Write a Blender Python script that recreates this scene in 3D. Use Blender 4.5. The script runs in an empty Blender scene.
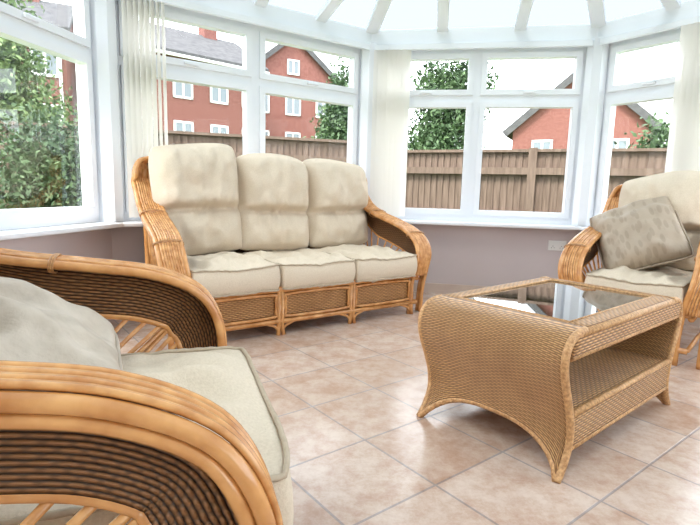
import bpy, bmesh, math, random
import numpy as np
from mathutils import Vector, Matrix, noise
random.seed(4)
rng = np.random.default_rng(7)
SC = bpy.context.scene
COL = SC.collection
SC.view_settings.view_transform = 'Standard'
PI = math.pi
V = Vector

# ------------------------------------------------------------------ materials
def nodes_of(name):
    m = bpy.data.materials.new(name); m.use_nodes = True
    nt = m.node_tree; nt.nodes.clear()
    out = nt.nodes.new('ShaderNodeOutputMaterial')
    return m, nt, out
def N(nt, t, **kw):
    n = nt.nodes.new(t)
    for k, v in kw.items(): setattr(n, k, v)
    return n
def MA(nt, op, a, b=None):
    n = nt.nodes.new('ShaderNodeMath'); n.operation = op
    for i, x in enumerate((a, b)):
        if x is None: continue
        if isinstance(x, (int, float)): n.inputs[i].default_value = x
        else: nt.links.new(x, n.inputs[i])
    return n.outputs[0]
def c4(c): return (c[0], c[1], c[2], 1)
def mixc(nt, fac, a, b, blend='MIX'):
    n = nt.nodes.new('ShaderNodeMix'); n.data_type = 'RGBA'; n.blend_type = blend
    for i, x in ((0, fac), (6, a), (7, b)):
        if isinstance(x, (int, float)): n.inputs[i].default_value = x
        elif isinstance(x, tuple): n.inputs[i].default_value = c4(x)
        else: nt.links.new(x, n.inputs[i])
    return n.outputs[2]
def mat(name, c1, c2=None, scale=8, rough=.5, bump=0, bscale=60, detail=4, spec=.5, coat=0, stretch=None):
    m, nt, out = nodes_of(name)
    b = N(nt, 'ShaderNodeBsdfPrincipled'); nt.links.new(b.outputs[0], out.inputs[0])
    b.inputs['Roughness'].default_value = rough
    b.inputs['Specular IOR Level'].default_value = spec
    b.inputs['Coat Weight'].default_value = coat
    tc = N(nt, 'ShaderNodeTexCoord')
    src = tc.outputs['Object']
    if stretch:
        mp = N(nt, 'ShaderNodeMapping'); nt.links.new(src, mp.inputs[0]); mp.inputs['Scale'].default_value = stretch
        src = mp.outputs[0]
    n1 = N(nt, 'ShaderNodeTexNoise'); n1.inputs['Scale'].default_value = scale; n1.inputs['Detail'].default_value = detail
    nt.links.new(src, n1.inputs['Vector'])
    r = N(nt, 'ShaderNodeValToRGB'); nt.links.new(n1.outputs[0], r.inputs[0])
    r.color_ramp.elements[0].position = .32; r.color_ramp.elements[1].position = .68
    r.color_ramp.elements[0].color = c4(c1); r.color_ramp.elements[1].color = c4(c2 or c1)
    nt.links.new(r.outputs[0], b.inputs['Base Color'])
    if bump:
        n2 = N(nt, 'ShaderNodeTexNoise'); n2.inputs['Scale'].default_value = bscale; n2.inputs['Detail'].default_value = 3
        nt.links.new(src, n2.inputs['Vector'])
        bp = N(nt, 'ShaderNodeBump'); bp.inputs['Strength'].default_value = bump; bp.inputs['Distance'].default_value = .01
        nt.links.new(n2.outputs[0], bp.inputs['Height']); nt.links.new(bp.outputs[0], b.inputs['Normal'])
    return m
def weave(name, dark, light, a=.028, b=.016, lo=.1):
    m, nt, out = nodes_of(name)
    bs = N(nt, 'ShaderNodeBsdfPrincipled'); nt.links.new(bs.outputs[0], out.inputs[0])
    bs.inputs['Roughness'].default_value = .45
    tc = N(nt, 'ShaderNodeTexCoord'); sp = N(nt, 'ShaderNodeSeparateXYZ'); nt.links.new(tc.outputs['UV'], sp.inputs[0])
    vb = MA(nt, 'DIVIDE', sp.outputs[1], b)
    row = MA(nt, 'FLOOR', vb); fr = MA(nt, 'FRACT', vb)
    prof = MA(nt, 'SINE', MA(nt, 'MULTIPLY', fr, PI))
    ph = MA(nt, 'ADD', MA(nt, 'MULTIPLY', sp.outputs[0], PI / a), MA(nt, 'MULTIPLY', row, PI))
    ov = MA(nt, 'ADD', MA(nt, 'MULTIPLY', MA(nt, 'SINE', ph), .30), .70)
    h = MA(nt, 'MULTIPLY', prof, ov)
    r = N(nt, 'ShaderNodeValToRGB'); nt.links.new(h, r.inputs[0])
    r.color_ramp.elements[0].position = lo; r.color_ramp.elements[1].position = .62
    r.color_ramp.elements[0].color = c4(dark); r.color_ramp.elements[1].color = c4(light)
    n1 = N(nt, 'ShaderNodeTexNoise'); n1.inputs['Scale'].default_value = 14
    nt.links.new(tc.outputs['Object'], n1.inputs['Vector'])
    r2 = N(nt, 'ShaderNodeValToRGB'); nt.links.new(n1.outputs[0], r2.inputs[0])
    r2.color_ramp.elements[0].color = (.72, .66, .58, 1); r2.color_ramp.elements[1].color = (1.1, 1.1, 1.1, 1)
    nt.links.new(mixc(nt, 1.0, r.outputs[0], r2.outputs[0], 'MULTIPLY'), bs.inputs['Base Color'])
    bp = N(nt, 'ShaderNodeBump'); bp.inputs['Strength'].default_value = 1.0; bp.inputs['Distance'].default_value = .006
    nt.links.new(h, bp.inputs['Height']); nt.links.new(bp.outputs[0], bs.inputs['Normal'])
    return m
def glass(name, tint, refl=1.0, ior=1.45):
    m, nt, out = nodes_of(name)
    t = N(nt, 'ShaderNodeBsdfTransparent'); t.inputs[0].default_value = c4(tint)
    g = N(nt, 'ShaderNodeBsdfGlossy'); g.inputs['Roughness'].default_value = .02
    f = N(nt, 'ShaderNodeFresnel'); f.inputs[0].default_value = ior
    mx = N(nt, 'ShaderNodeMixShader')
    nt.links.new(MA(nt, 'MULTIPLY', f.outputs[0], refl), mx.inputs[0])
    nt.links.new(t.outputs[0], mx.inputs[1]); nt.links.new(g.outputs[0], mx.inputs[2]); nt.links.new(mx.outputs[0], out.inputs[0])
    return m
def translucent_mat(name, c, k, first='ShaderNodeBsdfTransparent'):
    m, nt, out = nodes_of(name)
    t = N(nt, first); t.inputs[0].default_value = c4(c)
    g = N(nt, 'ShaderNodeBsdfTranslucent'); g.inputs[0].default_value = c4(c)
    mx = N(nt, 'ShaderNodeMixShader'); mx.inputs[0].default_value = k
    nt.links.new(t.outputs[0], mx.inputs[1]); nt.links.new(g.outputs[0], mx.inputs[2]); nt.links.new(mx.outputs[0], out.inputs[0])
    return m
def leaf_fabric(name, base, dark):
    m, nt, out = nodes_of(name)
    b = N(nt, 'ShaderNodeBsdfPrincipled'); nt.links.new(b.outputs[0], out.inputs[0]); b.inputs['Roughness'].default_value = .5
    tc = N(nt, 'ShaderNodeTexCoord'); mp = N(nt, 'ShaderNodeMapping'); nt.links.new(tc.outputs['Object'], mp.inputs[0])
    mp.inputs['Scale'].default_value = (34, 13, 10); mp.inputs['Rotation'].default_value = (0, 0, .6)
    vo = N(nt, 'ShaderNodeTexVoronoi'); vo.inputs['Scale'].default_value = 1; nt.links.new(mp.outputs[0], vo.inputs['Vector'])
    r = N(nt, 'ShaderNodeValToRGB'); nt.links.new(vo.outputs['Distance'], r.inputs[0])
    r.color_ramp.elements[0].position = .36; r.color_ramp.elements[1].position = .46
    r.color_ramp.elements[0].color = c4(dark); r.color_ramp.elements[1].color = c4(base)
    nt.links.new(r.outputs[0], b.inputs['Base Color'])
    n2 = N(nt, 'ShaderNodeTexNoise'); n2.inputs['Scale'].default_value = 60; nt.links.new(tc.outputs['Object'], n2.inputs['Vector'])
    bp = N(nt, 'ShaderNodeBump'); bp.inputs['Strength'].default_value = .2; bp.inputs['Distance'].default_value = .01
    nt.links.new(n2.outputs[0], bp.inputs['Height']); nt.links.new(bp.outputs[0], b.inputs['Normal'])
    return m
def tile_mat():
    m, nt, out = nodes_of('floor_tiles')
    b = N(nt, 'ShaderNodeBsdfPrincipled'); nt.links.new(b.outputs[0], out.inputs[0])
    tc = N(nt, 'ShaderNodeTexCoord')
    mp = N(nt, 'ShaderNodeMapping'); mp.vector_type = 'TEXTURE'
    mp.inputs['Location'].default_value = (.071, 1.711, 0); mp.inputs['Rotation'].default_value = (0, 0, math.radians(38))
    nt.links.new(tc.outputs['Object'], mp.inputs[0])
    br = N(nt, 'ShaderNodeTexBrick'); br.offset = 0; br.squash = 1
    br.inputs['Scale'].default_value = 1; br.inputs['Brick Width'].default_value = .345; br.inputs['Row Height'].default_value = .345
    br.inputs['Mortar Size'].default_value = .0045; br.inputs['Mortar Smooth'].default_value = .35
    br.inputs['Color1'].default_value = (.56, .415, .33, 1); br.inputs['Color2'].default_value = (.65, .52, .44, 1)
    br.inputs['Mortar'].default_value = (.40, .355, .34, 1)
    nt.links.new(mp.outputs[0], br.inputs[0])
    n1 = N(nt, 'ShaderNodeTexNoise'); n1.inputs['Scale'].default_value = 9; n1.inputs['Detail'].default_value = 10; n1.inputs['Roughness'].default_value = .76
    nt.links.new(tc.outputs['Object'], n1.inputs['Vector'])
    r = N(nt, 'ShaderNodeValToRGB'); nt.links.new(n1.outputs[0], r.inputs[0])
    r.color_ramp.elements[0].position = .37; r.color_ramp.elements[1].position = .61
    r.color_ramp.elements[0].color = (.80, .68, .61, 1); r.color_ramp.elements[1].color = (1.07, 1.10, 1.12, 1)
    nt.links.new(mixc(nt, 1.0, br.outputs['Color'], r.outputs[0], 'MULTIPLY'), b.inputs['Base Color'])
    b.inputs['Roughness'].default_value = .2
    bp = N(nt, 'ShaderNodeBump'); bp.invert = True; bp.inputs['Strength'].default_value = .4; bp.inputs['Distance'].default_value = .004
    nt.links.new(br.outputs['Fac'], bp.inputs['Height']); nt.links.new(bp.outputs[0], b.inputs['Normal'])
    return m
MT = dict(
    upvc=mat('white_upvc', (.85, .88, .93), (.88, .905, .95), 3, .3),
    wall=mat('mauve_paint', (.57, .50, .505), (.60, .53, .535), 2, .8, .05, 200),
    house=mat('cream_paint', (.82, .78, .72), (.85, .81, .75), 2, .8),
    tile=tile_mat(), skirt=mat('skirting_tile', (.60, .48, .42), (.66, .54, .46), 9, .4),
    glass=glass('window_glass', (.97, .99, 1), .1), dglass=glass('tinted_table_glass', (.20, .24, .27), 2.2, 1.5),
    roof=translucent_mat('roof_polycarbonate', (.158, .182, .199), .4),
    blind=translucent_mat('blind_fabric', (.91, .89, .85), .45, 'ShaderNodeBsdfDiffuse'),
    cane=mat('honey_cane', (.50, .20, .055), (.74, .375, .135), 16, .25, coat=.4, detail=8),
    canel=mat('pale_cane', (.51, .21, .062), (.77, .41, .155), 30, .27, coat=.3),
    bind=mat('cane_binding', (.38, .17, .06), (.62, .33, .13), 120, .4),
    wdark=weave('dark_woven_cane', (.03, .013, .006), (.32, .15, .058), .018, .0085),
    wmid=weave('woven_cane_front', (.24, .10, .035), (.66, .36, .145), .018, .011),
    wtab=weave('woven_table_cane', (.22, .10, .04), (.75, .43, .195), .018, .0095),
    rope=mat('plaited_edge', (.42, .205, .08), (.76, .45, .21), 95, .45, .6, 120),
    cush=mat('cream_fabric', (.66, .555, .43), (.73, .625, .495), 160, .95, .25, 260, spec=.1),
    pipe=mat('cream_piping', (.46, .37, .27), (.52, .43, .32), 90, .95),
    scat1=mat('pale_patterned_fabric', (.46, .385, .305), (.63, .545, .45), 13, .7, .2, 90),
    scat2=leaf_fabric('leafy_taupe_fabric', (.42, .335, .25), (.355, .28, .205)),
    plastic=mat('socket_plastic', (.82, .82, .80), None, 5, .35), dark=mat('socket_dark', (.05, .05, .05)),
    grass=mat('grass', (.10, .17, .04), (.18, .25, .075), 3, .9),
    fence=mat('fence_wood', (.088, .058, .042), (.155, .108, .082), 6, .85, stretch=(6, 6, .6)),
    brick=mat('red_brick', (.140, .050, .041), (.195, .080, .066), 9, .9, detail=8),
    slate=mat('grey_slate', (.062, .061, .066), (.095, .093, .097), 4, .85, spec=.15),
    wframe=mat('house_window_frame', (.60, .60, .60)), wpane=mat('house_window_pane', (.14, .165, .19), None, 3, .1),
    leafa=mat('leaf_green', (.055, .105, .028), (.16, .225, .075), 2.5, .7), leafb=mat('leaf_dark', (.024, .055, .024), (.075, .13, .046), 2.5, .7),
    bark=mat('bark', (.10, .07, .05), (.18, .13, .09), 12, .9),
)

# ------------------------------------------------------------------ mesh helpers
def BM():
    b = bmesh.new(); b.loops.layers.uv.new('UVMap'); return b
def obj(name, bm, m, parent=None, smooth=True, normals=True):
    if normals: bmesh.ops.recalc_face_normals(bm, faces=bm.faces[:])
    me = bpy.data.meshes.new(name); bm.to_mesh(me); bm.free()
    if smooth:
        for p in me.polygons: p.use_smooth = True
    me.materials.append(m)
    o = bpy.data.objects.new(name, me); COL.objects.link(o)
    if parent: o.parent = parent
    return o
def tag(o, label, cat, group=None):
    o['label'] = label; o['category'] = cat
    if group: o['group'] = group
    return o
def struct(o): o['kind'] = 'structure'; return o
def thing(name, label, cat, loc=(0, 0, 0), rz=0, group=None):
    o = bpy.data.objects.new(name, None); COL.objects.link(o); o.empty_display_size = .1
    o.location = loc; o.rotation_euler = (0, 0, rz)
    return tag(o, label, cat, group)
def catmull(P, n=8, closed=False):
    P = [V(p) for p in P]; out = []; m = len(P)
    rngi = range(m if closed else m - 1)
    for i in rngi:
        if closed: p0, p1, p2, p3 = P[(i-1) % m], P[i], P[(i+1) % m], P[(i+2) % m]
        else:
            p1, p2 = P[i], P[i+1]
            p0 = P[i-1] if i > 0 else p1*2-p2
            p3 = P[i+2] if i+2 < m else p2*2-p1
        for k in range(n):
            t = k/n
            out.append(.5*((2*p1)+(p2-p0)*t+(2*p0-5*p1+4*p2-p3)*t*t+(3*p1-p0-3*p2+p3)*t**3))
    if not closed: out.append(P[-1])
    return out
def tube(bm, pts, r, seg=8, closed=False):
    pts = [V(p) for p in pts]; n = len(pts)
    uv = bm.loops.layers.uv.active
    rings = []; nrm = None; L = [0]
    for i in range(1, n): L.append(L[-1]+(pts[i]-pts[i-1]).length)
    for i in range(n):
        a = pts[(i-1) % n] if (closed or i > 0) else pts[i]
        b = pts[(i+1) % n] if (closed or i < n-1) else pts[i]
        t = (b-a)
        if t.length < 1e-9: t = V((0, 0, 1))
        t.normalize()
        if nrm is None:
            nrm = t.orthogonal().normalized()
        else:
            nrm = nrm - t*nrm.dot(t)
            if nrm.length < 1e-6: nrm = t.orthogonal()
            nrm.normalize()
        bn = t.cross(nrm)
        rr = r[i] if isinstance(r, (list, tuple)) else r
        rings.append([bm.verts.new(pts[i]+(nrm*math.cos(2*PI*k/seg)+bn*math.sin(2*PI*k/seg))*rr) for k in range(seg)])
    for i in range(n if closed else n-1):
        A = rings[i]; B = rings[(i+1) % n]
        for k in range(seg):
            f = bm.faces.new((A[k], A[(k+1) % seg], B[(k+1) % seg], B[k]))
            for lp, (uu, vv) in zip(f.loops, ((L[i], k), (L[i], k+1), (L[(i+1) % n], k+1), (L[(i+1) % n], k))):
                lp[uv].uv = (uu, vv*.006)
    if not closed:
        bm.faces.new(rings[0]); bm.faces.new(rings[-1])
    return bm
def patch(bm, f, nu, nv, su=1, sv=1):
    uv = bm.loops.layers.uv.active
    g = [[bm.verts.new(f(i/nu, j/nv)) for j in range(nv+1)] for i in range(nu+1)]
    for i in range(nu):
        for j in range(nv):
            fc = bm.faces.new((g[i][j], g[i+1][j], g[i+1][j+1], g[i][j+1]))
            for lp, (a, b) in zip(fc.loops, ((i, j), (i+1, j), (i+1, j+1), (i, j+1))):
                lp[uv].uv = (a/nu*su, b/nv*sv)
    return g
def box(bm, lo, hi, M=None):
    vs = []
    for z in (lo[2], hi[2]):
        for x, y in ((lo[0], lo[1]), (hi[0], lo[1]), (hi[0], hi[1]), (lo[0], hi[1])):
            p = V((x, y, z)); vs.append(bm.verts.new(M @ p if M else p))
    uv = bm.loops.layers.uv.active
    for f in ((0, 1, 2, 3), (4, 5, 6, 7), (0, 1, 5, 4), (1, 2, 6, 5), (2, 3, 7, 6), (3, 0, 4, 7)):
        fc = bm.faces.new([vs[i] for i in f])
        for lp in fc.loops:
            lp[uv].uv = (lp.vert.co.x+lp.vert.co.y, lp.vert.co.z)
    return bm
def bar(bm, p, q, w, h):
    p, q = V(p), V(q); d = (q-p).normalized(); s = d.cross(V((0, 0, 1))).normalized(); u = s.cross(d)
    vs = [bm.verts.new(e+s*a*w/2+u*b*h/2) for e in (p, q) for a, b in ((-1, -1), (1, -1), (1, 1), (-1, 1))]
    for f in ((0, 1, 2, 3), (4, 5, 6, 7), (0, 1, 5, 4), (1, 2, 6, 5), (2, 3, 7, 6), (3, 0, 4, 7)):
        bm.faces.new([vs[i] for i in f])
    return bm
def bevel(o, w=.004, s=2):
    m = o.modifiers.new('bevel', 'BEVEL'); m.width = w; m.segments = s; m.limit_method = 'ANGLE'; return o
def solid(o, t):
    m = o.modifiers.new('solid', 'SOLIDIFY'); m.thickness = t; m.offset = 0; return o
def subs(o, l=1):
    m = o.modifiers.new('sub', 'SUBSURF'); m.levels = l; m.render_levels = l; return o

# ------------------------------------------------------------------ room
C = V((-1.61, 3.35)); A = V((.12, 4.57)); B = V((1.955, 4.25)); E = V((3.25, 2.41))
WL = V((-2.32, -.79)); WR = V((2.55, -1.63))
SILL = .65; WTOP = 2.13; EAVE = 2.26; TR = 1.70
trim_n = [0]
def trim(bm, m='upvc', smooth=False):
    trim_n[0] += 1
    return struct(obj('trim_%d' % trim_n[0], bm, MT[m], smooth=smooth))
def place(o, P, ang): o.location = (P.x, P.y, 0); o.rotation_euler = (0, 0, ang)

def facet(side, idx, P, Q, nsec):
    d = Q-P; L = d.length; ang = math.atan2(d.y, d.x)
    b = BM(); box(b, (-.04, 0, 0), (L+.04, .22, SILL-.03)); w = struct(obj('wall_'+side, b, MT['wall'], smooth=False)); place(w, P, ang)
    b = BM(); box(b, (0, -.012, 0), (L, -.0005, .085)); k = struct(obj('baseboard_'+side, b, MT['skirt'], smooth=False)); place(k, P, ang)
    b = BM(); fy0, fy1 = .03, .10
    box(b, (.04, fy0, SILL), (L-.04, fy1, SILL+.06)); box(b, (.04, fy0, WTOP-.06), (L-.04, fy1, WTOP))
    box(b, (.04, fy0, SILL+.06), (.10, fy1, WTOP-.06)); box(b, (L-.10, fy0, SILL+.06), (L-.04, fy1, WTOP-.06))
    win = struct(obj('window_%d' % idx, b, MT['upvc'], smooth=False)); place(win, P, ang)
    b = BM(); box(b, (.10, fy0, TR-.03), (L-.10, fy1, TR+.03)); obj('transom', b, MT['upvc'], win, False)
    b = BM(); box(b, (-.03, -.13, SILL-.03), (L+.03, .03, SILL)); bevel(obj('window_sill', b, MT['upvc'], win, False), .008)
    xs = [.07+(L-.14)*i/nsec for i in range(nsec+1)]
    for x in xs[1:-1]:
        b = BM(); box(b, (x-.035, fy0-.002, SILL+.05), (x+.035, fy1, WTOP-.05)); obj('mullion', b, MT['upvc'], win, False)
    for i in range(nsec):
        x0, x1 = xs[i]+.033, xs[i+1]-.033
        for z0, z1, h in ((SILL+.058, TR-.028, 0), (TR+.028, WTOP-.058, 1)):
            b = BM(); s = .045; y0 = fy0-.018
            box(b, (x0, y0, z0), (x1, fy1-.01, z0+s)); box(b, (x0, y0, z1-s), (x1, fy1-.01, z1))
            box(b, (x0, y0, z0+s), (x0+s, fy1-.01, z1-s)); box(b, (x1-s, y0, z0+s), (x1, fy1-.01, z1-s))
            cs = obj('casement', b, MT['upvc'], win, False)
            b = BM(); box(b, (x0+s, .062, z0+s), (x1-s, .068, z1-s)); obj('glass_pane', b, MT['glass'], cs, False)
            if h:
                b = BM(); xm = (x0+x1)/2; box(b, (xm-.05, y0-.02, z0+.012), (xm+.05, y0, z0+.032))
                bevel(obj('window_handle', b, MT['upvc'], cs, False), .004)
    b = BM(); box(b, (-.05, -.05, WTOP), (L+.05, .14, EAVE)); t = bevel(trim(b), .01); place(t, P, ang)
    return ang, L
FAC = {}
for side, idx, P, Q, n in (('left', 1, WL, C, 4), ('back_left', 2, C, A, 2), ('back', 3, A, B, 2), ('back_right', 4, B, E, 3), ('right', 5, E, WR, 4)):
    FAC[side] = (P,)+facet(side, idx, P, Q, n)
for p in (C, A, B, E):                                        # corner posts
    b = BM(); tube(b, [(p.x, p.y, SILL), (p.x, p.y, WTOP+.02)], .085, 8); trim(b)
b = BM(); vs = [b.verts.new((p.x, p.y, 0)) for p in (WL, WR, E, B, A, C)]; b.faces.new(vs)
struct(obj('floor', b, MT['tile'], smooth=False))
# roof
mid = (A+B)/2; nn = V((-.17, -.985)); ap2 = mid+nn*2.2; RZ = 3.1
apex = V((ap2.x, ap2.y, RZ)); rend = (WL+WR)/2; rid = V((rend.x, rend.y, RZ))
e3 = lambda p: V((p.x, p.y, EAVE-.02))
b = BM(); vv = {k: b.verts.new(p) for k, p in dict(wl=e3(WL), c=e3(C), a=e3(A), b=e3(B), e=e3(E), wr=e3(WR), x=apex, r=rid).items()}
for f in (('wl', 'c', 'x', 'r'), ('c', 'a', 'x'), ('a', 'b', 'x'), ('b', 'e', 'x'), ('e', 'wr', 'r', 'x')): b.faces.new([vv[k] for k in f])
struct(obj('ceiling', b, MT['roof'], smooth=False))
for p, q in [(e3(p), apex) for p in (C, A, B, E)]+[(apex, rid)]:
    b = BM(); bar(b, p-V((0, 0, .02)), q-V((0, 0, .02)), .105, .03); trim(b)
def roofbars(P, Q, n):
    P3, Q3 = e3(P), e3(Q); d = (Q3-P3); L = d.length; d.normalize()
    ax = (apex-P3).dot(d); foot = P3+d*ax; up = apex-foot
    for i in range(1, n):
        s = L*i/n; k = s/ax if s < ax else (L-s)/(L-ax)
        p = P3+d*s
        b = BM(); bar(b, p-V((0, 0, .02)), p+up*k-V((0, 0, .02)), .09, .03); trim(b)
roofbars(C, A, 4); roofbars(A, B, 3); roofbars(B, E, 4)
for P, Q in ((C, WL), (E, WR)):
    for i in range(1, 6):
        k = i/6
        b = BM(); bar(b, e3(P).lerp(e3(Q), k)-V((0, 0, .02)), apex.lerp(rid, k)-V((0, 0, .02)), .09, .03); trim(b)
# house wall behind the camera
b = BM(); pts = [(WL.x, WL.y, 0), (WR.x, WR.y, 0), (WR.x, WR.y, EAVE), (rid.x, rid.y, RZ+.05), (WL.x, WL.y, EAVE)]
off = nn*.2
f1 = [b.verts.new(p) for p in pts]; f2 = [b.verts.new((p[0]+off.x, p[1]+off.y, p[2])) for p in pts]
b.faces.new(f1); b.faces.new(f2)
for i in range(5): b.faces.new((f1[i], f1[(i+1) % 5], f2[(i+1) % 5], f2[i]))
struct(obj('wall_house', b, MT['house'], smooth=False))

# ------------------------------------------------------------------ blinds and socket
def blind(side, x0, n, label, dx=.021, yaw=70):
    P, ang, L = FAC[side]
    r = thing('vertical_blind', label, 'blind', (P.x, P.y, 0), ang, 'vertical blinds drawn back')
    b = BM(); box(b, (.06, -.085, WTOP-.045), (L-.06, -.052, WTOP-.005)); obj('headrail', b, MT['upvc'], r, False)
    for i in range(n):
        b = BM(); x = x0+i*dx; a = math.radians(yaw+random.uniform(-5, 5)); c, s = math.cos(a)*.044, math.sin(a)*.044
        yy = -.068
        patch(b, lambda u, v: V((x+c*(2*u-1)+.003*math.sin(PI*u), yy+s*(2*u-1), SILL+.03+v*(WTOP-SILL-.075))), 3, 1)
        obj('slat', b, MT['blind'], r)
blind('back_left', .12, 8, 'pale off-white vertical blind stack between the large left window and sofa window', .034, 58)
blind('back', .09, 7, 'pale off-white vertical blind stack in the corner right of the sofa', .04, 32)
blind('back_right', .68, 8, 'pale off-white vertical blind stack behind the armchair by the right window', .04, 34)
P, ang, L = FAC['back']
b = BM(); sx = 1.68; box(b, (sx-.073, -.011, .43), (sx+.073, -.0005, .516))
so = bevel(obj('wall_socket', b, MT['plastic'], None, False), .004); place(so, P, ang)
tag(so, 'white double wall socket on the mauve wall below the back window', 'socket')
for k in (-1, 1):
    b = BM(); box(b, (sx+k*.035-.009, -.015, .485), (sx+k*.035+.009, -.010, .503)); obj('switch', b, MT['plastic'], so, False)
    b = BM()
    for q in (-.011, .011): box(b, (sx+k*.035+q-.004, -.0125, .452), (sx+k*.035+q+.004, -.0105, .456))
    box(b, (sx+k*.035-.002, -.0125, .464), (sx+k*.035+.002, -.0105, .472)); obj('pin_holes', b, MT['dark'], so, False)

# ------------------------------------------------------------------ cushions
def cushion_mesh(w, d, h, puff, seed, seam=None, n=36):
    """cushion lying flat: x width, y length, z thickness; returns bmesh, the two edge loops and the seam line"""
    b = BM(); back = seam is not None
    def pos(u, v, side):
        cr = 1-(.065 if back and v > 0 else .05)*(abs(u)*abs(v))**6
        x = w/2*u*cr*(1+.012*math.sin(3*v+seed)); y = d/2*v*cr*(1+.012*math.sin(3*u+seed*2))
        if back:
            x *= 1-.055*math.exp(-((v-seam)/.08)**2)
        if back and v > 0:
            y += d*.014*v*v*(math.cos(u*PI/2)-.5)+.018*v*math.sin(2.2*u+seed*1.7)
            x *= 1+.02*math.sin(PI*v)
        pw = 3.4 if back else 3.2
        k = (1-abs(u)**pw)*(1-abs(v)**pw)
        z = h/2*.78+puff*k
        if back:
            g = math.exp(-((v-seam)/.045)**2)
            lobe = math.sin(PI*(v-seam)/(1-seam)) if v > seam else .9*math.sin(PI*(seam-v)/(1+seam))
            z += .058*max(0, lobe)**.45*(1-abs(u)**5)
            z *= 1-.55*g*(1-.2*abs(u)**4)
            if side > 0:
                z += .062/(1+math.exp(-(v-seam-.05)/.016))*(1-abs(v)**8)*(1-abs(u)**8)
                # gathers running out of the seam
                z += .011*math.sin(u*24+seed*5+2*math.sin(u*7))*math.exp(-((v-seam)/.22)**2)*(1-u*u)
        else:
            z += .016*math.sin(2.1*u+seed)*math.cos(1.8*v+seed*1.3)*(1-abs(u)**6)*(1-abs(v)**6)*(1 if side > 0 else 0)
            z -= .012*math.exp(-((u*1.1)**2+(v+.9)**2)*5)*(1 if side > 0 else 0)
        k2 = min(1, k*2)
        z += (.026*noise.noise(V((x*6, y*6, seed*3.1+side)))+.028*noise.noise(V((x*16, y*9, seed*1.3+side))))*k2 + .007*noise.noise(V((x*30, y*30, seed)))
        return V((x, y, z*side))
    T = [[b.verts.new(pos(-1+2*i/n, -1+2*j/n, 1)) for j in range(n+1)] for i in range(n+1)]
    Bo = [[b.verts.new(pos(-1+2*i/n, -1+2*j/n, -1)) for j in range(n+1)] for i in range(n+1)]
    for G in (T, Bo):
        for i in range(n):
            for j in range(n): b.faces.new((G[i][j], G[i+1][j], G[i+1][j+1], G[i][j+1]))
    idx = [(i, 0) for i in range(n)]+[(n, j) for j in range(n)]+[(i, n) for i in range(n, 0, -1)]+[(0, j) for j in range(n, 0, -1)]
    lt = [T[i][j] for i, j in idx]; lb = [Bo[i][j] for i, j in idx]
    rows = [lt]
    for k in (1, 2):
        row = []
        for a, c in zip(lt, lb):
            p = a.co.lerp(c.co, k/3); q = V((p.x, p.y, 0)); q.normalize(); row.append(b.verts.new(p+q*(.022 if back else .014)))
        rows.append(row)
    rows.append(lb)
    for r0, r1 in zip(rows, rows[1:]):
        m = len(r0)
        for i in range(m): b.faces.new((r0[i], r0[(i+1) % m], r1[(i+1) % m], r1[i]))
    sm = None
    if back:
        sm = []
        for i in range(n+1):
            q = pos(-1+2*i/n, seam, 1); sm.append(q+V((0, 0, .002)))
    return b, [v.co.copy() for v in lt], [v.co.copy() for v in lb], sm
def cushion(name, label, w, d, h, puff, seed, M, group=None, seam=None, m='cush'):
    b, lt, lb, sm = cushion_mesh(w, d, h, puff, seed, seam)
    o = subs(obj(name, b, MT[m])); o.matrix_world = M
    tag(o, label, 'cushion', group)
    if seam is None:
        for lp in (lt, lb):
            b = BM(); tube(b, lp, .0055, 6, True); obj('piping', b, MT['pipe'], o)
    else:
        b = BM(); tube(b, sm, .005, 6); obj('seam', b, MT['pipe'], o)
    return o
def pillow(name, label, w, h, seed, M, m):
    n = 28; b = BM()
    def edge(u, v):
        c = 1-.07*(abs(u)*abs(v))**4
        return w/2*u*(1-.05*(1-v*v))*c, w/2*v*(1-.05*(1-u*u))*c
    def pos(u, v, s):
        x, y = edge(u, v)
        k = ((1-u*u)*(1-v*v))
        z = h/2*k**.42+(.030*noise.noise(V((x*9, y*9, seed)))+.022*noise.noise(V((x*17, y*17, seed+5))))*min(1, k*3)
        return V((x, y, z*s+.006*s))
    for s in (1, -1):
        g = [[b.verts.new(pos(-1+2*i/n, -1+2*j/n, s)) for j in range(n+1)] for i in range(n+1)]
        for i in range(n):
            for j in range(n): b.faces.new((g[i][j], g[i+1][j], g[i+1][j+1], g[i][j+1]))
    bmesh.ops.remove_doubles(b, verts=b.verts[:], dist=.0125)
    o = subs(obj(name, b, MT[m])); o.matrix_world = M
    tag(o, label, 'cushion', None)
    e = [V(edge(u, v)+(0,)) for u, v in
         [(-1+2*i/n, -1) for i in range(n)]+[(1, -1+2*i/n) for i in range(n)]+[(1-2*i/n, 1) for i in range(n)]+[(-1, 1-2*i/n) for i in range(n)]]
    b = BM(); tube(b, e, .006, 6, True); obj('piping', b, MT[m], o)
    return o

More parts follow.
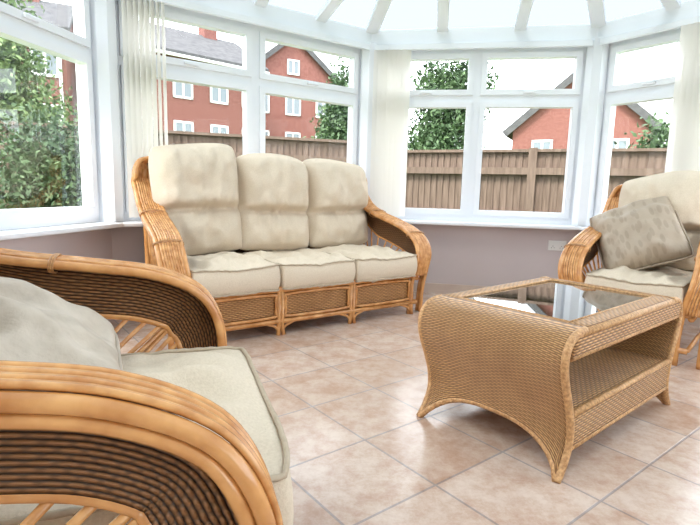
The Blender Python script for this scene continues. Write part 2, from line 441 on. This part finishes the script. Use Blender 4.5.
# ------------------------------------------------------------------ cane seating
PROF = [(.392, -.10), (.35, .89), (.25, .79), (.09, .72), (-.10, .67), (-.26, .617), (-.365, .545), (-.418, .45), (-.418, .33), (-.397, .17), (-.39, 0)]
HOOP = [(.392, -.10), (.35, .86), (.25, .77), (.09, .722), (-.10, .695), (-.25, .670), (-.365, .615), (-.420, .525), (-.430, .42), (-.418, .30), (-.40, .16), (-.39, 0)]
def seating(name, label, cat, loc, rz, W, TB, nseat, words, cw, back_top, seed, prof=PROF, sh=.19, ww=.135, front=0, pr_=.0165, sc=1.0, ties=(.45, .65)):
    R = thing(name, label, cat, (loc[0], loc[1], 0), rz)
    prof = [(.40, TB), (prof[0][0], TB+prof[0][1])]+list(prof[1:])
    def flare(y, z):
        return .05*math.exp(-((z-.52)/.2)**2)*(1 if y < 0 else max(0, 1-y/.4))
    for s in (-1, 1):
        # the hoop starts inside the back rail, rounds the top corner and sweeps down into the arm
        head = [(s*(W-.17), .418, TB+.038), (s*(W-.07), .415, TB+.030), (s*(W-.018), .41, TB+.002)]
        cen = catmull(head+[(s*(W+flare(y, z)), y, z) for y, z in prof[1:]], 7)
        n = len(cen)
        def normal(i):
            a, c = cen[max(0, i-1)], cen[min(n-1, i+1)]; t = c-a
            q = V((0, -t.z, t.y)); q.normalize()
            if q.dot(V((0, .10, .32))-V((0, cen[i].y, cen[i].z))) < 0 and cen[i].z > .3: q = -q
            return q
        nor = [normal(i) for i in range(n)]
        fade = lambda i: min(1, i/18)          # canes fan apart away from the back rail
        for off, dq, rr in ((-.060*sc, .006, 1), (.066*sc, .016*sc, 1), (.062*sc, .016*sc+pr_*1.75, .85)):
            b = BM(); tube(b, [p+(V((s*off, 0, 0))+q*dq)*fade(i) for i, (p, q) in enumerate(zip(cen, nor))], pr_*rr, 10); obj('arm_pole', b, MT['cane'], R)
        kend = max(i for i in range(n) if cen[i].z > .27)
        nc = 8 if sc == 1 else 7
        for k in range(nc):
            off = (-.041+.092*k/(nc-1))*sc
            b = BM(); tube(b, [p+(V((s*off, 0, 0))+q*(-.005+.0022*(k % 2)))*fade(i) for i, (p, q) in enumerate(zip(cen, nor)) if i <= kend], .0071 if sc == 1 else .0071*max(.72, sc), 8); obj('arm_cane', b, MT['canel'], R)
        for fi in ties:
            i = int(n*fi); p = cen[i]; t = (cen[i+1]-cen[i-1]).normalized(); q = nor[i]
            b = BM()
            for m in range(3):
                c0 = p+t*(m*.0045-.0045)
                tube(b, [c0+V((s*.003+(.066*sc+pr_+.002)*math.cos(a), 0, 0))+q*(.014*sc-(.018*sc+pr_)*math.sin(a)) for a in [2*PI*j/20 for j in range(20)]], .0024, 5, True)
            obj('cane_binding', b, MT['bind'], R)
        i0 = min(i for i in range(n) if cen[i].z < TB-.16); i1 = max(i for i in range(n) if cen[i].z > .33)
        strip = [(cen[i], nor[i]) for i in range(i0, i1+1)]
        m = len(strip)-1
        def wid(u): return ww*min(1, .35+2.2*u)*(1-.35*max(0, (u-.75)/.25))
        def wf(u, v):
            k = u*m; i = min(int(k), m-1); f = k-i
            p = strip[i][0].lerp(strip[i+1][0], f); q = strip[i][1].lerp(strip[i+1][1], f)
            return p+q*(.012+wid(u)*v)+V((s*.018*sc*(1-v), 0, 0))
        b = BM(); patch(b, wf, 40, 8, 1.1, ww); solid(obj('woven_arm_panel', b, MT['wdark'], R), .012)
        low = [wf(i/30, 1) for i in range(31)]
        b = BM(); tube(b, low, .009, 8); obj('arch_cane', b, MT['cane'], R)
        for j in range(12):
            u = .10+.74*j/11; p = wf(u, 1); q = V((s*W, .24-.36*j/11, .27))
            b = BM(); tube(b, [p, p.lerp(q, .5)+V((s*.006, 0, 0)), q], .0068, 6); obj('arm_spindle', b, MT['canel'], R)
        b = BM(); tube(b, [(s*W, -.40, .265), (s*W, .37, .265)], .017, 8); obj('side_rail', b, MT['cane'], R)
        b = BM(); tube(b, [(s*W, -.39, .09), (s*W, .36, .09)], .012, 8); obj('stretcher', b, MT['cane'], R)
        b = BM(); tube(b, catmull([(s*W, .35, 0), (s*W, .365, .3), (s*W, .39, .7), (s*(W-.005), .405, TB-.04)], 5), .019, 10); obj('back_leg', b, MT['cane'], R)
    for z, r in ((.285, .019), (.085, .016)):
        b = BM(); tube(b, [(-W, -.395, z), (W, -.395, z)], r, 10); obj('front_rail', b, MT['cane'], R)
    xs = [-W+.05+(2*W-.1)*i/nseat for i in range(nseat+1)]
    for i, x in enumerate(xs):
        for dx in ((-.012, .012) if 0 < i < nseat else (0,)):
            b = BM(); tube(b, [(x+dx, -.398, .285), (x+dx, -.398, .05), (x+dx*1.6, -.405, 0)], .0135, 8); obj('front_leg', b, MT['cane'], R)
    for x0, x1 in zip(xs, xs[1:]):
        b = BM(); patch(b, lambda u, v: V((x0+.02+u*(x1-x0-.04), -.388, .10+v*.17)), 12, 4, x1-x0-.04, .17)
        fp = solid(obj('front_panel', b, MT['wmid'], R), .012)
        a0, a1, z0, z1, c = x0+.035, x1-.035, .115, .255, .03
        b = BM(); tube(b, catmull([(a0+c, -.402, z0), (a1-c, -.402, z0), (a1, -.402, z0+c), (a1, -.402, z1-c), (a1-c, -.402, z1), (a0+c, -.402, z1), (a0, -.402, z1-c), (a0, -.402, z0+c)], 5, True), .0095, 8, True)
        obj('panel_border', b, MT['cane'], fp)
        for s in (-1, 1):                       # small curved brackets under the bottom rail
            xe = x0+.012 if s < 0 else x1-.012
            b = BM(); tube(b, catmull([(xe, -.398, .022), (xe-s*.025, -.398, .055), (xe-s*.085, -.398, .078)], 5), .009, 8); obj('bracket', b, MT['cane'], fp)
    b = BM(); box(b, (-W+.03, -.385, .268), (W-.03, .36, .288)); obj('seat_deck', b, MT['wmid'], R, False)
    b = BM(); tube(b, catmull([(-W+.10, .417, TB+.034), (-W+.16, .418, TB+.038), (0, .42, TB+.042), (W-.16, .418, TB+.038), (W-.10, .417, TB+.034)], 7), .02, 10); obj('back_rail', b, MT['cane'], R)
    b = BM(); tube(b, [(-W, .37, .36), (W, .37, .36)], .016, 8); obj('back_rail', b, MT['cane'], R)
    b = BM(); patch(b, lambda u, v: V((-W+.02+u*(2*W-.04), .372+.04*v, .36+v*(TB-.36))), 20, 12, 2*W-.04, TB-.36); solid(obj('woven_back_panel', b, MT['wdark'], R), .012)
    M0 = Matrix.Translation((loc[0], loc[1], 0)) @ Matrix.Rotation(rz, 4, 'Z')
    for i in range(nseat):
        x = (i-(nseat-1)/2)*(cw+.004)
        M = M0 @ Matrix.Translation((x, -.115-front, .288+sh*.41))
        cushion('seat_cushion', words[i][0], cw, .65, sh, .028, seed+i, M)
        bt = back_top+(.035, -.012, -.015)[i % 3]*(nseat > 1); ht = bt-.455; tl = math.radians(9)
        M = M0 @ Matrix.Translation((x, .258, .462+(sh-.19)+ht/2)) @ Matrix.Rotation(PI/2-tl, 4, 'X') @ Matrix.Rotation(math.radians((1.6, -1.2, 1.8)[i % 3]), 4, 'Z')
        cushion('back_cushion', words[i][1], cw, ht, .10, .028, seed+10+i, M, seam=-.2)
    return R, M0
sofa, MS = seating('sofa', 'three seater honey cane sofa with woven arms under the left windows', 'sofa', (-.43, 3.49), math.radians(35.3), .86, 1.04, 3,
    [('cream seat cushion at the left end of the sofa', 'tall cream back cushion at the left end of the sofa'),
     ('cream seat cushion in the middle of the sofa', 'cream back cushion in the middle of the sofa'),
     ('cream seat cushion at the right end of the sofa', 'cream back cushion at the right end of the sofa')], .55, 1.12, 1, ww=.17)
ch1, MR = seating('armchair', 'honey cane armchair by the right window, partly cut off by the photo edge', 'armchair', (1.865, 3.09), math.radians(-41.3), .295, .95, 1,
    [('cream seat cushion of the right armchair behind the coffee table', 'cream back cushion of the right armchair under the window')], .50, 1.03, 31, ww=.17, sc=.9)
ch2, ML = seating('armchair', 'honey cane armchair in the near left foreground seen from its side', 'armchair', (-.635, .86), math.radians(108.5), .385, .98, 1,
    [('cream seat cushion of the near left foreground armchair', 'cream back cushion of the near left foreground armchair')], .655, 1.06, 61, HOOP, .225, .125, .045, .0115, .62, (.47,))
pillow('scatter_cushion', 'taupe scatter cushion with a faint leafy pattern propped in the right armchair', .49, .24, 3,
       MR @ Matrix.Translation((-.07, -.04, .665)) @ Matrix.Rotation(math.radians(54), 4, 'X') @ Matrix.Rotation(math.radians(26), 4, 'Z'), 'scat2')
pillow('scatter_cushion', 'pale patterned scatter cushion lying on the foreground armchair seat', .45, .13, 9,
       ML @ Matrix.Translation((.07, .0, .605)) @ Matrix.Rotation(math.radians(24), 4, 'X') @ Matrix.Rotation(math.radians(10), 4, 'Z'), 'scat1')

# ------------------------------------------------------------------ coffee table
T = thing('coffee_table', 'low wicker coffee table with dark glass top and lower shelf on tiles', 'table', (.858, 2.01, 0), math.radians(40.25))
HX, HY, TH = .49, .29, .48
pr = catmull([(0.0, 0, 0), (.035, 0, .045), (.062, 0, .11), (.058, 0, .18), (.030, 0, .26), (.000, 0, .33), (-.014, 0, .385), (-.008, 0, .43), (.020, 0, .463), (.058, 0, .477), (.10, 0, TH)], 6)
def prof_at(z):
    for i in range(len(pr)-1):
        if pr[i].z <= z <= pr[i+1].z:
            f = (z-pr[i].z)/max(1e-6, pr[i+1].z-pr[i].z); return pr[i].x+(pr[i+1].x-pr[i].x)*f
    return pr[-1].x
for s in (-1, 1):
    def arch(u):
        y = abs(2*u-1); return .125*(1-y**2.6)**.8
    def ef(u, v):
        y = -HY+2*HY*u; v = 1-(1-v)**1.35; z = arch(u)+(TH-arch(u))*v
        return V((s*(HX-prof_at(z)), y, z))
    b = BM(); patch(b, ef, 28, 44, 2*HY, .60); solid(obj('end_panel', b, MT['wtab'], T), .022)
    for y in (-HY, HY):
        b = BM(); tube(b, [V((s*(HX-p.x), y, p.z)) for p in pr], .014, 8); obj('plaited_edge', b, MT['rope'], T)
    b = BM(); tube(b, [ef(i/28, 0) for i in range(29)], .013, 8); obj('plaited_edge', b, MT['rope'], T)
    yy = s*HY
    b = BM(); patch(b, lambda u, v: V((-HX+.02+u*(2*HX-.04), yy+s*.004*math.sin(PI*v), .405+v*.065)), 24, 5, .94, .065); solid(obj('top_apron', b, MT['wtab'], T), .018)
    b = BM(); tube(b, [(-HX+.02, yy, .405), (HX-.02, yy, .405)], .012, 8); obj('plaited_edge', b, MT['rope'], T)
    b = BM(); tube(b, [(-HX+.075, yy, TH-.006), (HX-.075, yy, TH-.006)], .014, 8); obj('plaited_edge', b, MT['rope'], T)
    b = BM(); patch(b, lambda u, v: V((-HX+.055+u*(2*HX-.11), yy, .095+v*.11)), 24, 6, .87, .11); solid(obj('shelf_apron', b, MT['wtab'], T), .018)
    for z in (.095, .208):
        b = BM(); tube(b, [(-HX+.055, yy, z), (HX-.055, yy, z)], .012, 8); obj('plaited_edge', b, MT['rope'], T)
b = BM(); patch(b, lambda u, v: V((-HX+.055+u*(2*HX-.11), -HY+2*HY*v, .203)), 10, 10, .87, .58); solid(obj('lower_shelf', b, MT['wtab'], T), .016)
gx, gy = .365, .228; ex = .395
b = BM()
patch(b, lambda u, v: V((-ex+u*2*ex, -HY+v*(HY-gy), TH)), 10, 3, 2*ex, HY-gy); patch(b, lambda u, v: V((-ex+u*2*ex, gy+v*(HY-gy), TH)), 10, 3, 2*ex, HY-gy)
patch(b, lambda u, v: V((-ex+v*(ex-gx), -gy+u*2*gy, TH)), 8, 3, 2*gy, ex-gx); patch(b, lambda u, v: V((gx+v*(ex-gx), -gy+u*2*gy, TH)), 8, 3, 2*gy, ex-gx)
solid(obj('top_rim', b, MT['wtab'], T), .02)
b = BM(); tube(b, [(-gx, -gy, TH+.007), (gx, -gy, TH+.007), (gx, gy, TH+.007), (-gx, gy, TH+.007)], .007, 6, True); obj('glass_border', b, MT['rope'], T)
b = BM(); box(b, (-gx, -gy, TH-.002), (gx, gy, TH+.005)); obj('glass_top', b, MT['dglass'], T, False)

# ------------------------------------------------------------------ outside
G = -.35
b = BM(); box(b, (-80, -40, G-.3), (80, 110, G)); struct(obj('lawn', b, MT['grass'], smooth=False))
def fence(P, Q, label, h=1.78):
    P, Q = V(P), V(Q); d = Q-P; L = d.length; ang = math.atan2(d.y, d.x)
    r = thing('garden_fence', label, 'fence', (P.x, P.y, G), ang)
    nb = round(L/1.7); bl = L/nb
    for i in range(nb+1):
        b = BM(); box(b, (i*bl-.05, -.05, 0), (i*bl+.05, .05, h+.05)); obj('post', b, MT['fence'], r, False)
    for i in range(nb):
        b = BM(); k = int(bl/.088)
        for j in range(k):
            x = i*bl+.05+j*(bl-.1)/k
            a = [b.verts.new(p) for p in ((x, .03, .12), (x+.094, .010, .12), (x+.094, .022, .12), (x, .045, .12))]
            c = [b.verts.new(v.co+V((0, 0, h-.12))) for v in a]
            for q in range(4): b.faces.new((a[q], a[(q+1) % 4], c[(q+1) % 4], c[q]))
            b.faces.new(a); b.faces.new(c)
        obj('board_panel', b, MT['fence'], r, False)
        b = BM(); box(b, (i*bl+.05, -.03, 0), (i*bl+bl-.05, .03, .12)); obj('gravel_board', b, MT['fence'], r, False)
        for z in (.35, .95, h-.28):
            b = BM(); box(b, (i*bl+.05, -.05, z), (i*bl+bl-.05, .010, z+.085)); obj('rail', b, MT['fence'], r, False)
        b = BM(); box(b, (i*bl+.05, -.03, h), (i*bl+bl-.05, .06, h+.035)); obj('capping', b, MT['fence'], r, False)
fence((-7.8, 4.6), (.33, 7.1), 'brown close board garden fence seen through the windows behind the sofa', 1.88)
fence((.55, 7.15), (7.4, 4.2), 'brown close board garden fence seen through the back right windows')

def house(loc, rz, w, d, eave, ridge, wins, label, gable=False):
    r = thing('brick_house', label, 'house', (loc[0], loc[1], G), rz)
    b = BM()
    if gable:
        sec = [(-w/2, 0), (w/2, 0), (w/2, eave), (0, ridge), (-w/2, eave)]
        f = [b.verts.new((x, -d/2, z)) for x, z in sec]; k = [b.verts.new((x, d/2, z)) for x, z in sec]
    else:
        sec = [(-d/2, 0), (d/2, 0), (d/2, eave), (0, ridge), (-d/2, eave)]
        f = [b.verts.new((-w/2, y, z)) for y, z in sec]; k = [b.verts.new((w/2, y, z)) for y, z in sec]
    b.faces.new(f); b.faces.new(k)
    for i in range(5): b.faces.new((f[i], f[(i+1) % 5], k[(i+1) % 5], k[i]))
    obj('wall', b, MT['brick'], r, False)
    for s in (-1, 1):
        b = BM(); th = .16; o_ = .35
        hw = (w if gable else d)/2; sl = (ridge-eave)/hw
        prof = [(s*(hw+o_), eave-sl*o_+.02), (0, ridge+.02), (0, ridge+th+.02), (s*(hw+o_), eave-sl*o_+th+.02)]
        e = (d if gable else w)/2+.2
        if gable: f = [b.verts.new((x, -e, z)) for x, z in prof]; k = [b.verts.new((x, e, z)) for x, z in prof]
        else: f = [b.verts.new((-e, x, z)) for x, z in prof]; k = [b.verts.new((e, x, z)) for x, z in prof]
        b.faces.new(f); b.faces.new(k)
        for i in range(4): b.faces.new((f[i], f[(i+1) % 4], k[(i+1) % 4], k[i]))
        obj('roof', b, MT['slate'], r, False)
        b = BM()
        if not gable: box(b, (-e, s*(hw+o_)-.06, eave-sl*o_-.08), (e, s*(hw+o_)+.06, eave-sl*o_+.04)); obj('gutter', b, MT['wframe'], r, False)
        else: bar(b, (s*(hw+o_), -e-.03, eave-sl*o_+.06), (0, -e-.03, ridge+.08), .05, .3); obj('bargeboard', b, MT['slate'], r, False)
    for x, z, ww, hh in wins:
        y = -d/2
        b = BM(); t = .1
        box(b, (x-ww/2, y-.05, z), (x+ww/2, y+.02, z+t)); box(b, (x-ww/2, y-.05, z+hh-t), (x+ww/2, y+.02, z+hh))
        for xx in (x-ww/2, x-t/2, x+ww/2-t): box(b, (xx, y-.05, z), (xx+t, y+.02, z+hh))
        wo = obj('window', b, MT['wframe'], r, False)
        b = BM(); box(b, (x-ww/2+.03, y-.025, z+.03), (x+ww/2-.03, y-.01, z+hh-.03)); obj('pane', b, MT['wpane'], wo, False)
    if not gable:                                             # a ridge chimney and a downpipe
        b = BM(); box(b, (w*.28-.35, -.35, ridge-.4), (w*.28+.35, .35, ridge+.75)); obj('chimney', b, MT['brick'], r, False)
        b = BM(); tube(b, [(w/2-.2, -d/2-.08, 0), (w/2-.2, -d/2-.08, eave-.2)], .06, 6); obj('downpipe', b, MT['wframe'], r, False)
    return r
W3 = [(x, z, .95, 1.3) for x in (-2.6, -.9, .9, 2.6) for z in (5.2, 2.9)]
house((-15.3, 21.4), math.radians(24), 6.6, 6, 7.0, 8.6, W3, 'red brick house with slate roof seen through the large left window')
house((-9.2, 26.6), math.radians(42), 6.6, 6, 7.2, 8.9, W3, 'red brick house with white upper windows behind the left fence')
house((-5.3, 35.0), math.radians(26), 6.4, 7, 7.7, 10.3, [(x, z, 1.0, 1.4) for x in (-2, 0, 2) for z in (5.7, 3.3)]+[(0, 8.1, .8, .9)], 'gabled red brick house left of the dark tree', True)
house((11.6, 26.0), math.radians(-26), 5.6, 8, 4.2, 6.6, [(-1.5, 2.7, .9, 1.0), (1.5, 2.7, .9, 1.0), (0, 4.4, .7, .8)], 'red brick gabled house beyond the right fence', True)

def tree(loc, blobs, n, leaf, m, label, trunk=.12, name='tree', cat='tree'):
    r = thing(name, label, cat, (loc[0], loc[1], G))
    P = []
    vol = np.array([bx[3]**2*bx[4] for bx in blobs]); vol = vol/vol.sum()
    for bx, f in zip(blobs, vol):
        k = int(n*f); q = rng.normal(size=(k, 3)); q /= np.linalg.norm(q, axis=1)[:, None]
        q *= (rng.random(k)**.45)[:, None]*(1+.18*rng.normal(size=k))[:, None]
        P.append(np.array(bx[:3])+q*np.array((bx[3], bx[3], bx[4])))
    P = np.concatenate(P); k = len(P)
    a = rng.normal(size=(k, 3)); a /= np.linalg.norm(a, axis=1)[:, None]
    c = rng.normal(size=(k, 3)); c -= a*(a*c).sum(1)[:, None]; c /= np.linalg.norm(c, axis=1)[:, None]
    s = leaf*(.6+.8*rng.random(k))[:, None]
    Q = np.stack([P-a*s, P+c*s*.45, P+a*s, P-c*s*.45], 1).reshape(-1, 3)
    Q[:, 2] = np.maximum(Q[:, 2], .01)
    me = bpy.data.meshes.new('foliage'); me.from_pydata(Q.tolist(), [], np.arange(4*k).reshape(-1, 4).tolist()); me.materials.append(MT[m])
    o = bpy.data.objects.new('foliage', me); COL.objects.link(o); o.parent = r
    b = BM(); top = max(bx[2] for bx in blobs)
    tube(b, catmull([(0, 0, -.05), (.03, .02, top*.4), (-.03, .03, top*.7), (0, 0, top)], 4), [trunk*(1-.7*i/12) for i in range(13)], 8)
    for i, bx in enumerate(blobs[:5]):
        tube(b, [V((0, 0, top*.45)), V((bx[0]*.5, bx[1]*.5, top*.6)), V(bx[:3])], trunk*.3, 6)
    obj('trunk', b, MT['bark'], r)
tree((-5.15, 7.6), [(0, 0, 2.7, .65, .8), (.5, .1, 2.1, .5, .6), (-.7, 0, 2.7, .8, .9), (-.1, .1, 3.4, .55, .7), (-.4, -.1, 1.9, .8, .7), (-.5, 0, 4.0, .6, .6)], 24000, .045, 'leafa', 'leafy light green tree outside the large left window')
tree((-2.62, 4.5), [(0, 0, .8, .44, .8), (.16, .1, .7, .36, .65), (-.1, -.05, 1.3, .40, .55), (.12, 0, 1.25, .3, .45)], 24000, .026, 'leafb', 'dark green shrub close outside the large left window', .05, 'shrub', 'shrub')
tree((-3.62, 4.0), [(0, 0, .85, .38, .8), (.08, .1, 1.3, .34, .6), (-.1, 0, 1.9, .32, .5)], 18000, .028, 'leafa', 'light green shrub at the left edge outside the large left window', .05, 'shrub', 'shrub')
tree((-.38, 12.5), [(0, 0, 2.6, .5, .9), (.1, 0, 3.4, .4, .9), (-.2, 0, 1.9, .55, .8)], 9000, .055, 'leafb', 'dark conical tree behind the fence corner, right of the gabled house')
tree((2.2, 12.0), [(0, 0, 2.9, .75, .9), (.4, 0, 3.6, .65, .8), (-.4, 0, 2.3, .7, .7), (0, 0, 1.8, .9, .7), (-.3, 0, 3.6, .6, .7)], 17000, .055, 'leafb', 'round dark green tree behind the fence, above the back window corner')
tree((4.3, 6.9), [(0, 0, 1.6, .55, .7), (.5, -.1, 1.3, .5, .7)], 9000, .045, 'leafb', 'bushy green tree seen through the far right window')

# ------------------------------------------------------------------ light
w = bpy.data.worlds.new('World'); SC.world = w; w.use_nodes = True
nt = w.node_tree; nt.nodes.clear()
out = nt.nodes.new('ShaderNodeOutputWorld'); bg = nt.nodes.new('ShaderNodeBackground'); nt.links.new(bg.outputs[0], out.inputs[0])
tc = nt.nodes.new('ShaderNodeTexCoord'); sp = nt.nodes.new('ShaderNodeSeparateXYZ'); nt.links.new(tc.outputs['Generated'], sp.inputs[0])
r = nt.nodes.new('ShaderNodeValToRGB'); nt.links.new(sp.outputs[2], r.inputs[0])
r.color_ramp.elements[0].color = (.97, .982, 1, 1); r.color_ramp.elements[1].color = (.91, .95, 1, 1)
nt.links.new(r.outputs[0], bg.inputs[0]); bg.inputs[1].default_value = 5.7
ld = bpy.data.lights.new('sun', 'SUN'); ld.energy = 9; ld.angle = math.radians(18); ld.color = (1, .91, .79)
lo = bpy.data.objects.new('sun', ld); COL.objects.link(lo); lo.rotation_euler = (math.radians(28), math.radians(-22), 0)

# ------------------------------------------------------------------ camera
cd = bpy.data.cameras.new('camera'); cd.sensor_width = 36; cd.lens = 36*500/700; cd.clip_start = .02; cd.clip_end = 300
cam = bpy.data.objects.new('camera', cd); COL.objects.link(cam)
cam.matrix_world = Matrix.Translation((0, 0, .9)) @ Matrix.Rotation(math.radians(90-8.25), 4, 'X') @ Matrix.Rotation(math.radians(1.5), 4, 'Z')
SC.camera = cam
